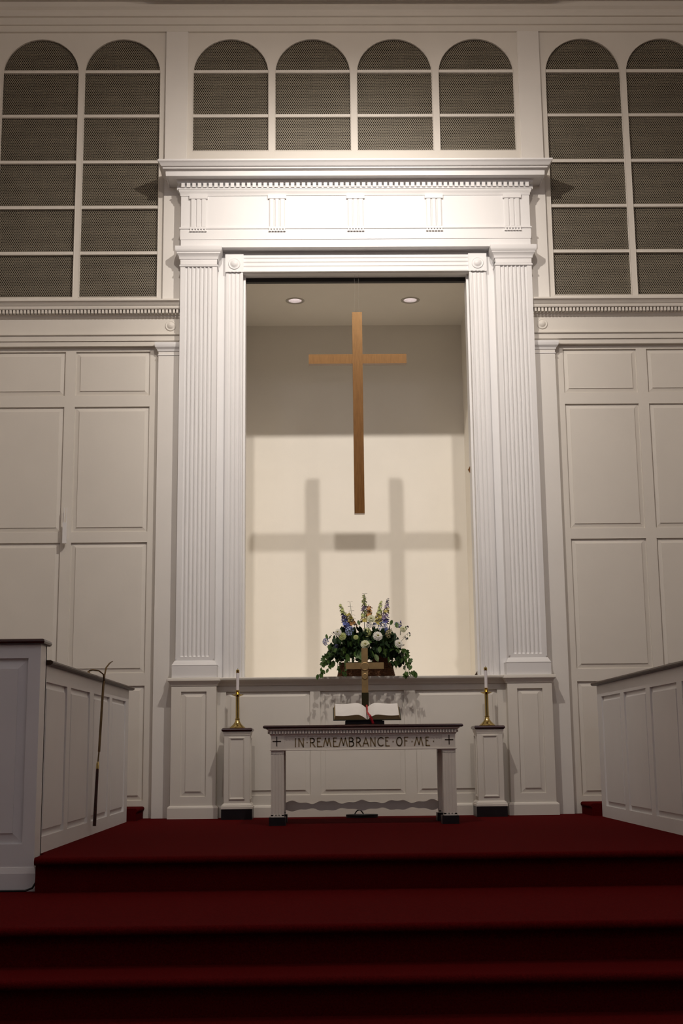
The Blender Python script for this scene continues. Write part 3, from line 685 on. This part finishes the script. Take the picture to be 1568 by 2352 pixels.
# ================================================================== CANDLE PEDESTALS, CANDLESTICKS, CANDLES
for sx, side in ((-1, 'nearer the pulpit'), (1, 'away from the pulpit')):
    px = sx * 1.108
    t = thing('candle_pedestal', 'white candle pedestal with dark top and black plinth, ' + side, 'pedestal', (px, -.285, 0), 'candle pedestals')
    MB().box(-.134, .134, -.134, .134, 0, .090).build('plinth', 'black_wood', t)['label'] = 'black plinth'
    mb = MB(); mb.sweep([(-.112, -.112), (.112, -.112), (.112, .112), (-.112, .112)], [(-.03, .090), (.026, .090), (.026, .108), (.020, .112), (.020, .120), (.010, .132), (0, .138), (-.03, .139)], closed=True); mb.build('base_moulding', 'cream_paint', t)
    bd_ = MB(); bd_.box(-.112, .112, -.112, .112, .10, .752); body = bd_.build('body', 'cream_paint', t)
    mb = MB(); mb.sweep([(-.112, -.112), (.112, -.112), (.112, .112), (-.112, .112)], [(-.02, .718), (.003, .718), (.005, .728), (.010, .740), (.010, .752), (-.02, .752)], closed=True); mb.build('neck_moulding', 'cream_paint', t)
    for (bx, by, ux, uy) in ((0, -.112, 1, 0), (.112, 0, 0, 1), (-.112, 0, 0, -1)):
        mb = MB(); ws, z0, z1, fwid = .069, .170, .700, .012
        n_ = Vector((uy, -ux, 0)); U = Vector((ux, uy, 0)); o = Vector((bx, by, 0))
        def ring(i, d): return [o + U * a + n_ * d + Vector((0, 0, z)) for a, z in ((-ws + i, z0 + i), (ws - i, z0 + i), (ws - i, z1 - i), (-ws + i, z1 - i))]
        Rg = ring(0, -.002) + ring(.002, .009) + ring(.008, .009) + ring(.013, .003) + ring(.020, -.002)
        mb.add(Rg, [(k * 4 + i, k * 4 + (i + 1) % 4, (k + 1) * 4 + (i + 1) % 4, (k + 1) * 4 + i) for k in range(4) for i in range(4)])
        mb.build('panel_moulding', 'cream_paint', body)
    mb = MB(); mb.sweep([(-.118, -.118), (.118, -.118), (.118, .118), (-.118, .118)], [(-.03, .750), (.004, .750), (.014, .757), (.018, .766), (.014, .777), (.006, .782), (-.03, .782)], closed=True)
    mb.box(-.10, .10, -.10, .10, .750, .782); mb.build('top_slab', 'dark_wood', t, smooth=True)['label'] = 'dark mahogany top'
    t = thing('candlestick', 'brass candlestick with flared foot on the pedestal ' + side, 'candlestick', (px - .004, -.285, .782), 'brass candlesticks')
    MB().lathe([(.0005, 0), (.070, 0), (.071, .004), (.066, .010), (.050, .024), (.034, .040), (.024, .055), (.018, .074), (.0005, .074)], n=36).build('foot', 'brass', t, smooth=True)
    MB().lathe([(.018, .074), (.022, .078), (.022, .084), (.0165, .088), (.0165, .276), (.013, .280), (.0005, .280)], n=24).build('stem', 'brass', t, smooth=True)
    MB().lathe([(.012, .276), (.022, .280), (.050, .292), (.053, .294), (.050, .296), (.020, .289), (.012, .288)], n=32).build('drip_pan', 'brass', t, smooth=True)
    MB().lathe([(.0125, .283), (.0175, .290), (.0175, .328), (.0195, .331), (.0175, .334), (.0145, .334), (.0145, .300), (.0005, .300)], n=24).build('socket', 'brass', t, smooth=True)
    t = thing('candle', 'slim white candle with brass cap on the pedestal ' + side, 'candle', (px - .004, -.285, 1.082), 'altar candles')
    MB().lathe([(.0005, 0), (.0138, 0), (.0138, .19), (.0005, .19)], n=20).build('wax', 'candle_wax', t, smooth=True)
    MB().lathe([(.0145, .188), (.0155, .190), (.0150, .212), (.010, .216), (.0045, .220), (.0005, .220)], n=20).build('candle_cap', 'brass', t, smooth=True)
    MB().tube([(0, 0, .219), (.001, 0, .230)], .0014, 5).build('wick', 'black_rubber', t)

# ================================================================== CANDLE SNUFFER HUNG ON THE RAIL
t = thing('candle_snuffer', 'long brass candle lighter with dark wooden handle on choir rail', 'snuffer', (-1.955, -2.33, 1.1))
t_loc = Vector((-1.955, -2.33, 1.1))
def L_(*ps): return [Vector(p) - t_loc for p in ps]
MB().tube(L_((-1.995, -2.36, .068), (-1.985, -2.345, .47)), [.0125, .0105], 10).build('handle', 'dark_wood', t, smooth=True)['label'] = 'dark wooden handle'
MB().tube(L_((-1.985, -2.345, .47), (-1.984, -2.344, .505), (-1.983, -2.343, .52)), [.0115, .0105, .006], 10).build('ferrule', 'brass', t, smooth=True)
MB().tube(L_((-1.983, -2.343, .515), (-1.978, -2.335, .60)), .0055, 8).build('rod', 'dull_bronze', t, smooth=True)
MB().tube(L_((-1.978, -2.335, .59), (-1.965, -2.30, 1.06), (-1.962, -2.29, 1.10)), .009, 8).build('tube', 'dull_bronze', t, smooth=True)
MB().tube(L_((-1.962, -2.29, 1.10), (-1.960, -2.28, 1.145), (-1.955, -2.25, 1.20), (-1.940, -2.20, 1.235), (-1.925, -2.15, 1.255)), [.007, .006, .006, .0055, .004], 8).build('wick_tube', 'dull_bronze', t, smooth='all')
MB().tube(L_((-1.925, -2.15, 1.255), (-1.918, -2.12, 1.27)), .0018, 5).build('taper', 'candle_wax', t)
MB().tube(L_((-1.962, -2.29, 1.10), (-1.962, -2.32, 1.148), (-1.99, -2.35, 1.172), (-2.03, -2.38, 1.178), (-2.055, -2.39, 1.170)), .0055, 8).build('hook', 'dull_bronze', t, smooth='all')
MB().lathe([(.0005, .028), (.006, .026), (.012, .012), (.018, 0), (.016, 0), (.010, .012), (.0005, .022)], tuple(Vector((-2.058, -2.392, 1.143)) - t_loc), 16).build('snuffer_bell', 'dull_bronze', t, smooth='all')

# ================================================================== SMALL THINGS
t = thing('wall_receiver', 'slim white box with two thin prongs on panelled wall above pulpit', 'receiver', (-2.735, 0, 2.49))
MB().box(-.018, .018, -.065, -.028, 0, .195).build('box_body', 'white_paint', t)
MB().box(-.014, .014, -.03, 0, .05, .15).build('wall_bracket', 'white_paint', t)
for x in (-.012, .012): MB().tube([(x, -.045, .19), (x, -.045, .34)], .0035, 6).build('prong', 'white_paint', t)
t = thing('cable_coil', 'flat coil of black cable on carpet behind table', 'cable', (-.02, -.30, 0))
mb = MB()
for k in range(7):
    r = .135 - (k % 3) * .018; z = .006 + (k // 3) * .009; pts = [(r * math.cos(a * PI / 20) + .004 * math.sin(k * 2.1), .52 * r * math.sin(a * PI / 20) + .004 * math.cos(k * 1.7), z) for a in range(41)]
    mb.tube(pts, .0058, 7, cap=False)
mb.build('coil', 'black_rubber', t, smooth='all')
MB().lathe([(.0005, .012), (.10, .010), (.118, .004), (.12, 0), (.0005, 0)], n=28, sy=.52).build('coil_center', 'black_rubber', t, smooth='all')
MB().tube([(-.07 + .09 * u - .0, .01 * math.sin(u * 9), .014 + .052 * math.sin(PI * u) ** .8) for u in [k / 14 for k in range(15)]], .0055, 7).build('raised_loop', 'black_rubber', t, smooth='all')

# ================================================================== FLOWER ARRANGEMENT
random.seed(7)
FX, FY, FZ = .044, -.01, 1.238
t = thing('flower_arrangement', 'basket of white, blue and yellow flowers with trailing ivy on ledge', 'flower arrangement', (FX, FY, FZ))
def px2(u, v): return ((u - 841.5) * .00396, (1552 - v) * .00404)
# basket: rounded box loft with woven ridges
def superell(a, rx, ry, e=4.): c, s = math.cos(a), math.sin(a); return (rx * math.copysign(abs(c) ** (2 / e), c), ry * math.copysign(abs(s) ** (2 / e), s))
mb = MB(); prof = []; NB_ = 15
for k in range(NB_ * 2 + 1):
    z = .118 * k / (NB_ * 2); s = (1 - .10 * z / .118) + (.018 if k % 2 else 0); prof.append((s, z))
n = 72; vs = []
for j in range(n):
    a = 2 * PI * j / n
    for i, (s, z) in enumerate(prof):
        wob = 1 + (.010 if (j // 2 + i // 2) % 2 else -.006); x, y = superell(a, .262 * s * wob, .112 * s * wob); vs.append((x, y, z))
m = len(prof); mb.add(vs, [(j * m + i, ((j + 1) % n) * m + i, ((j + 1) % n) * m + i + 1, j * m + i + 1) for j in range(n) for i in range(m - 1)] + [tuple(j * m for j in range(n))])
mb.build('basket', 'wicker', t)
mb = MB(); mb.tube([(*superell(2 * PI * j / 48, .240, .104), .118) for j in range(49)], .011, 8, cap=False); mb.build('basket_rim', 'wicker', t, smooth='all')
hb = MB(); NH = 14
pts = [(.130 + .085 * math.cos(PI * k / NH), -.075, .105 + .085 * math.sin(PI * k / NH)) for k in range(NH + 1)]
vs = [(x, y, z) for y in (-.095, -.060) for x, y_, z in pts]; nn = NH + 1
hb.add(vs, [(k, k + 1, nn + k + 1, nn + k) for k in range(NH)] + [tuple(range(nn)), tuple(range(2 * nn - 1, nn - 1, -1))]).build('basket_lid', 'terracotta', t, smooth=True)
# leaf meshes
def leaf_mesh(name, outline, m, fold=.18, curl=.15):
    mb = MB(); vs = [(0, .42, 0)]
    for x, y in outline: vs.append((x, y, abs(x) * fold - curl * (y - .3) ** 2))
    n = len(outline); mb.add(vs, [(0, 1 + k, 1 + (k + 1) % n) for k in range(n)])
    me = bpy.data.meshes.new(name); me.from_pydata(mb.v, [], mb.f); me.materials.append(MATS[m]); return me
IVY = [(0, 0), (.22, -.12), (.48, .08), (.34, .28), (.55, .52), (.25, .60), (0, 1.0), (-.25, .60), (-.55, .52), (-.34, .28), (-.48, .08), (-.22, -.12)]
OVAL = [(0, 0), (.20, .15), (.30, .40), (.26, .70), (0, 1.05), (-.26, .70), (-.30, .40), (-.20, .15)]
IV1, IV2 = leaf_mesh('ivy_leaf', IVY, 'leaf_ivy'), leaf_mesh('ivy_leaf_dark', IVY, 'leaf_dark')
OV1, OV2, OVP, OVU = leaf_mesh('oval_leaf', OVAL, 'leaf_ivy'), leaf_mesh('oval_leaf_dark', OVAL, 'leaf_dark'), leaf_mesh('pale_leaf', OVAL, 'leaf_pale'), leaf_mesh('purple_leaf', OVAL, 'purple_leaf')
def rnd_rot(tilt=1.0, base=(-1.1, 0, 0)):
    return (base[0] + random.uniform(-.8, .8) * tilt, base[1] + random.uniform(-.6, .6) * tilt, base[2] + random.uniform(-PI, PI))
def leaf(me, p, s, rot=None, name='leaf'): return inst(me, name, t, p, rot or rnd_rot(), s)
# dense inner foliage (uncountable)
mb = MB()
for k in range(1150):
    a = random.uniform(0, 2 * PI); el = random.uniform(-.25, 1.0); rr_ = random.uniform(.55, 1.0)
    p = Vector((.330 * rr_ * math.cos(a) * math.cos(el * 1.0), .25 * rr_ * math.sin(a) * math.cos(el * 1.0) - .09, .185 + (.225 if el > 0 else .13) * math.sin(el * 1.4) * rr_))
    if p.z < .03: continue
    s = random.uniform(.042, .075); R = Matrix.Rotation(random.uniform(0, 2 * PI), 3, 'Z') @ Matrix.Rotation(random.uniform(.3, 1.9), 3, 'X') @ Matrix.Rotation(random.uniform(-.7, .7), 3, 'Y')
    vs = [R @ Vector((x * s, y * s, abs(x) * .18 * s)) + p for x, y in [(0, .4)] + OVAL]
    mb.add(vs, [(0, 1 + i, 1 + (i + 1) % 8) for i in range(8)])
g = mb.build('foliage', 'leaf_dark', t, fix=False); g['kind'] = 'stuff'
# single leaves on the outside
for k in range(130):
    a = random.uniform(-PI, 0) if k % 5 else random.uniform(0, PI); el = random.uniform(-.35, .85)
    p = (.335 * math.cos(a) * math.cos(el), .27 * math.sin(a) * math.cos(el) - .09, .19 + .22 * math.sin(el))
    if p[2] < .07: continue
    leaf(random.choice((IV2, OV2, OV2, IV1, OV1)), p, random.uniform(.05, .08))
# trailing ivy
TR = [[(760, 1488), (752, 1500), (746, 1512), (741, 1525), (738, 1537), (736, 1552)], [(766, 1492), (758, 1505), (750, 1520), (756, 1534)], [(781, 1508), (776, 1520), (775, 1535)],
      [(928, 1492), (934, 1503), (938, 1516), (937, 1530), (934, 1546)], [(922, 1495), (927, 1512), (929, 1528), (930, 1546), (940, 1549), (948, 1549)], [(800, 1522), (795, 1534), (792, 1543)]]
for i, tr in enumerate(TR):
    pts = []
    for j, (u, v) in enumerate(tr):
        x, z = px2(u, v); pts.append((x, -.19 - .014 * j, max(z, .012)))
    MB().tube(pts, .0022, 5).build('ivy_stem', 'stem_green', t, smooth='all')
    for j, p in enumerate(pts):
        for q in range(3 if i in (0, 3, 4) else 2):
            leaf(random.choice((IV1, IV1, OV1)), (p[0] + random.uniform(-.022, .022), p[1] - random.uniform(.0, .02), max(.012, p[2] + random.uniform(-.02, .02))), random.uniform(.036, .055), (random.uniform(-2.1, -1.2), random.uniform(-.5, .5), random.uniform(-1.2, 1.2)))
for u, v, s in ((858, 1508, .075), (795, 1505, .08), (812, 1502, .085), (870, 1490, .06), (908, 1437, .06), (899, 1432, .05), (750, 1462, .05), (822, 1432, .05)):
    x, z = px2(u, v); leaf(OVP if u in (858,) else OV1, (x, -.36, z), s, (random.uniform(-1.9, -1.3), random.uniform(-.6, .6), random.uniform(-.8, .8)))
# flowers
def mum_mesh(name, m, rings=((1.0, 18, .0), (.78, 14, .18), (.52, 10, .34)), cup=.25):
    mb = MB()
    for R, N, h in rings:
        for k in range(N):
            a = 2 * PI * (k + (.5 if h else 0)) / N; d = Vector((math.cos(a), math.sin(a), 0)); s = Vector((-d.y, d.x, 0)); wv = R * 1.25 / N * 2.2
            p = [d * R * .15 + Vector((0, 0, h)), d * R * .55 - s * wv + Vector((0, 0, h + cup * .5)), d * R * .92 - s * wv * .7 + Vector((0, 0, h + cup * .35)), d * R + Vector((0, 0, h + cup * .2)), d * R * .92 + s * wv * .7 + Vector((0, 0, h + cup * .35)), d * R * .55 + s * wv + Vector((0, 0, h + cup * .5))]
            mb.add(p, [(0, 1, 2, 3), (0, 3, 4, 5)])
    me = bpy.data.meshes.new(name); me.from_pydata(mb.v, [], mb.f); me.materials.append(MATS[m]); return me
def cluster_mesh(name, m, N=34):
    mb = MB(); rs = random.Random(3)
    for k in range(N):
        zf = 1 - 1.25 * (k + .5) / N; ph = k * 2.39996; rr_ = math.sqrt(max(0, 1 - zf * zf)); c = Vector((rr_ * math.cos(ph), rr_ * math.sin(ph), zf)); a_ = c.orthogonal().normalized(); b_ = c.cross(a_); o_ = rs.uniform(0, PI)
        for q in range(4):
            an = o_ + q * PI / 2; d = a_ * math.cos(an) + b_ * math.sin(an); s = a_ * -math.sin(an) + b_ * math.cos(an)
            mb.add([c * .96, c * 1.02 + d * .13 - s * .11, c * 1.0 + d * .26, c * 1.02 + d * .13 + s * .11], [(0, 1, 2, 3)])
    me = bpy.data.meshes.new(name); me.from_pydata(mb.v, [], mb.f); me.materials.append(MATS[m]); return me
eye = MB().lathe([(.17, .30), (.20, .42), (.12, .52), (.0005, .55)], n=12).build('eye_source', 'flower_eye'); EYE = eye.data; bpy.data.objects.remove(eye)
MUMS = [(865.3, 1464.9, .046, 'petal_white', 'white mum'), (912.4, 1482, .041, 'petal_white', 'white mum'), (837, 1483, .043, 'petal_cream', 'cream mum'), (786, 1465, .038, 'petal_lime', 'lime green mum'), (776, 1456, .036, 'petal_white', 'white mum'), (924, 1448, .034, 'petal_cream', 'cream mum'), (852, 1424, .040, 'petal_cream', 'cream mum'), (816.4, 1467, .024, 'petal_lime', 'small lime mum')]
cache = {}
for u, v, r, m, lab in MUMS:
    if m not in cache: cache[m] = mum_mesh('mum_' + m, m)
    x, z = px2(u, v); fl_ = inst(cache[m], 'flower', t, (x, -.37 if v > 1455 else -.26, z - .012), (1.25, random.uniform(-.2, .2), (x) * 1.2), r); fl_['label'] = lab
    e = bpy.data.objects.new('flower_center', EYE); COL.objects.link(e); e.parent = fl_
CLU = [(841, 1458, .042, 'petal_lime', 'pale green hydrangea'), (893, 1462, .038, 'petal_tan', 'tan green hydrangea'), (804, 1455, .044, 'petal_lightblue', 'light blue hydrangea'), (878.4, 1443, .043, 'petal_lightblue', 'light blue hydrangea'), (911, 1440, .026, 'petal_blue', 'blue bloom'), (750.6, 1478, .036, 'petal_blue', 'blue bloom'),
       (773, 1488, .020, 'petal_violet', 'violet bloom'), (848, 1440, .026, 'petal_blue', 'blue bloom'), (889, 1452, .026, 'petal_blue', 'blue bloom'), (861, 1440, .022, 'petal_lightblue', 'light blue bloom'), (797, 1440, .026, 'petal_blue', 'blue bloom'), (807, 1436, .016, 'petal_orange', 'orange bloom')]
for u, v, r, m, lab in CLU:
    k = 'c_' + m
    if k not in cache: cache[k] = cluster_mesh('cluster_' + m, m)
    x, z = px2(u, v); fl_ = inst(cache[k], 'flower', t, (x, -.31 if v > 1452 else -.22, z), (1.1, 0, random.uniform(0, 6)), r); fl_['label'] = lab
# flower spikes
flo = MB()
for q in range(5):
    a = 2 * PI * q / 5; d = Vector((math.cos(a), math.sin(a), .5)); s = Vector((-math.sin(a), math.cos(a), 0)); flo.add([(0, 0, 0), d * .6 - s * .4, d * 1.0, d * .6 + s * .4], [(0, 1, 2, 3)])
FLO = {}
def floret(m):
    if m not in FLO:
        me = bpy.data.meshes.new('floret_' + m); me.from_pydata([tuple(v) for v in flo.v], [], flo.f); me.materials.append(MATS[m]); FLO[m] = me
    return FLO[m]
def spike(base, tip, cols, n, w0, w1, s0, s1, leafm=None):
    x0, z0 = px2(*base); x1, z1 = px2(*tip); y0, y1 = -.13, -.12
    st = MB().tube([(x0, y0, z0 - .06), ((x0 + x1) / 2, y0, (z0 + z1) / 2), (x1, y1, z1)], [.003, .0025, .0012], 6).build('flower_spike', 'stem_green', t, smooth='all')
    for k in range(n):
        u = k / (n - 1); m = cols[min(len(cols) - 1, int(u * len(cols)))]; a = k * 2.4; w_ = w0 + (w1 - w0) * u
        c = (x0 + (x1 - x0) * u + w_ * math.cos(a), y0 + w_ * math.sin(a), z0 + (z1 - z0) * u)
        inst(floret(m), 'floret', st, c, (random.uniform(.4, 1.3), random.uniform(-.5, .5), a + PI / 2), s0 + (s1 - s0) * u)
spike((800, 1448), (783, 1391), ['petal_violet', 'petal_blue', 'petal_violet', 'petal_lime', 'petal_lime'], 30, .022, .005, .032, .014)
spike((812, 1440), (800, 1412), ['petal_orange', 'petal_yellow', 'petal_yellow'], 18, .026, .012, .030, .020)
spike((838, 1432), (838, 1372), ['petal_yellow', 'petal_lime', 'petal_mauve', 'petal_lime', 'petal_lime'], 28, .020, .007, .028, .016)
spike((848, 1420), (850, 1396), ['petal_orange', 'petal_orange'], 10, .011, .008, .028, .024)
spike((868, 1438), (877, 1385), ['petal_yellow', 'petal_yellow', 'petal_lime', 'petal_lime'], 30, .024, .004, .030, .012)
spike((884, 1435), (893, 1379), ['petal_violet', 'petal_mauve', 'petal_yellow', 'petal_mauve', 'purple_leaf'], 32, .024, .006, .029, .011)
spike((920, 1446), (922, 1430), ['petal_violet', 'petal_violet'], 8, .008, .002, .014, .008)
for base, tip in (((812, 1425), (805, 1386)), ((838, 1405), (839, 1367))):
    x0, z0 = px2(*base); x1, z1 = px2(*tip)
    MB().tube([(x0, -.16, z0 - .05), (x1, -.16, z1)], .0018, 5).build('eucalyptus_stem', 'stem_green', t)
    for k in range(5):
        u = k / 4
        for s in (-1, 1): leaf(OVU, (x0 + (x1 - x0) * u, -.16, z0 + (z1 - z0) * u), .028, (random.uniform(-.3, .2), random.uniform(-.2, .2), s * -PI / 2 + random.uniform(-.3, .3)))
for u, v in ((762, 1455), (935, 1442), (940, 1455), (932, 1465)):
    x, z = px2(u, v); MB().tube([(x * .85, -.15, z - .05), (x, -.17, z)], .0016, 5).build('twig', 'stem_green', t)
    for k in range(4): leaf(OV1 if k % 2 else OVU, (x + random.uniform(-.015, .015), -.17, z + random.uniform(-.03, .01)), .026)
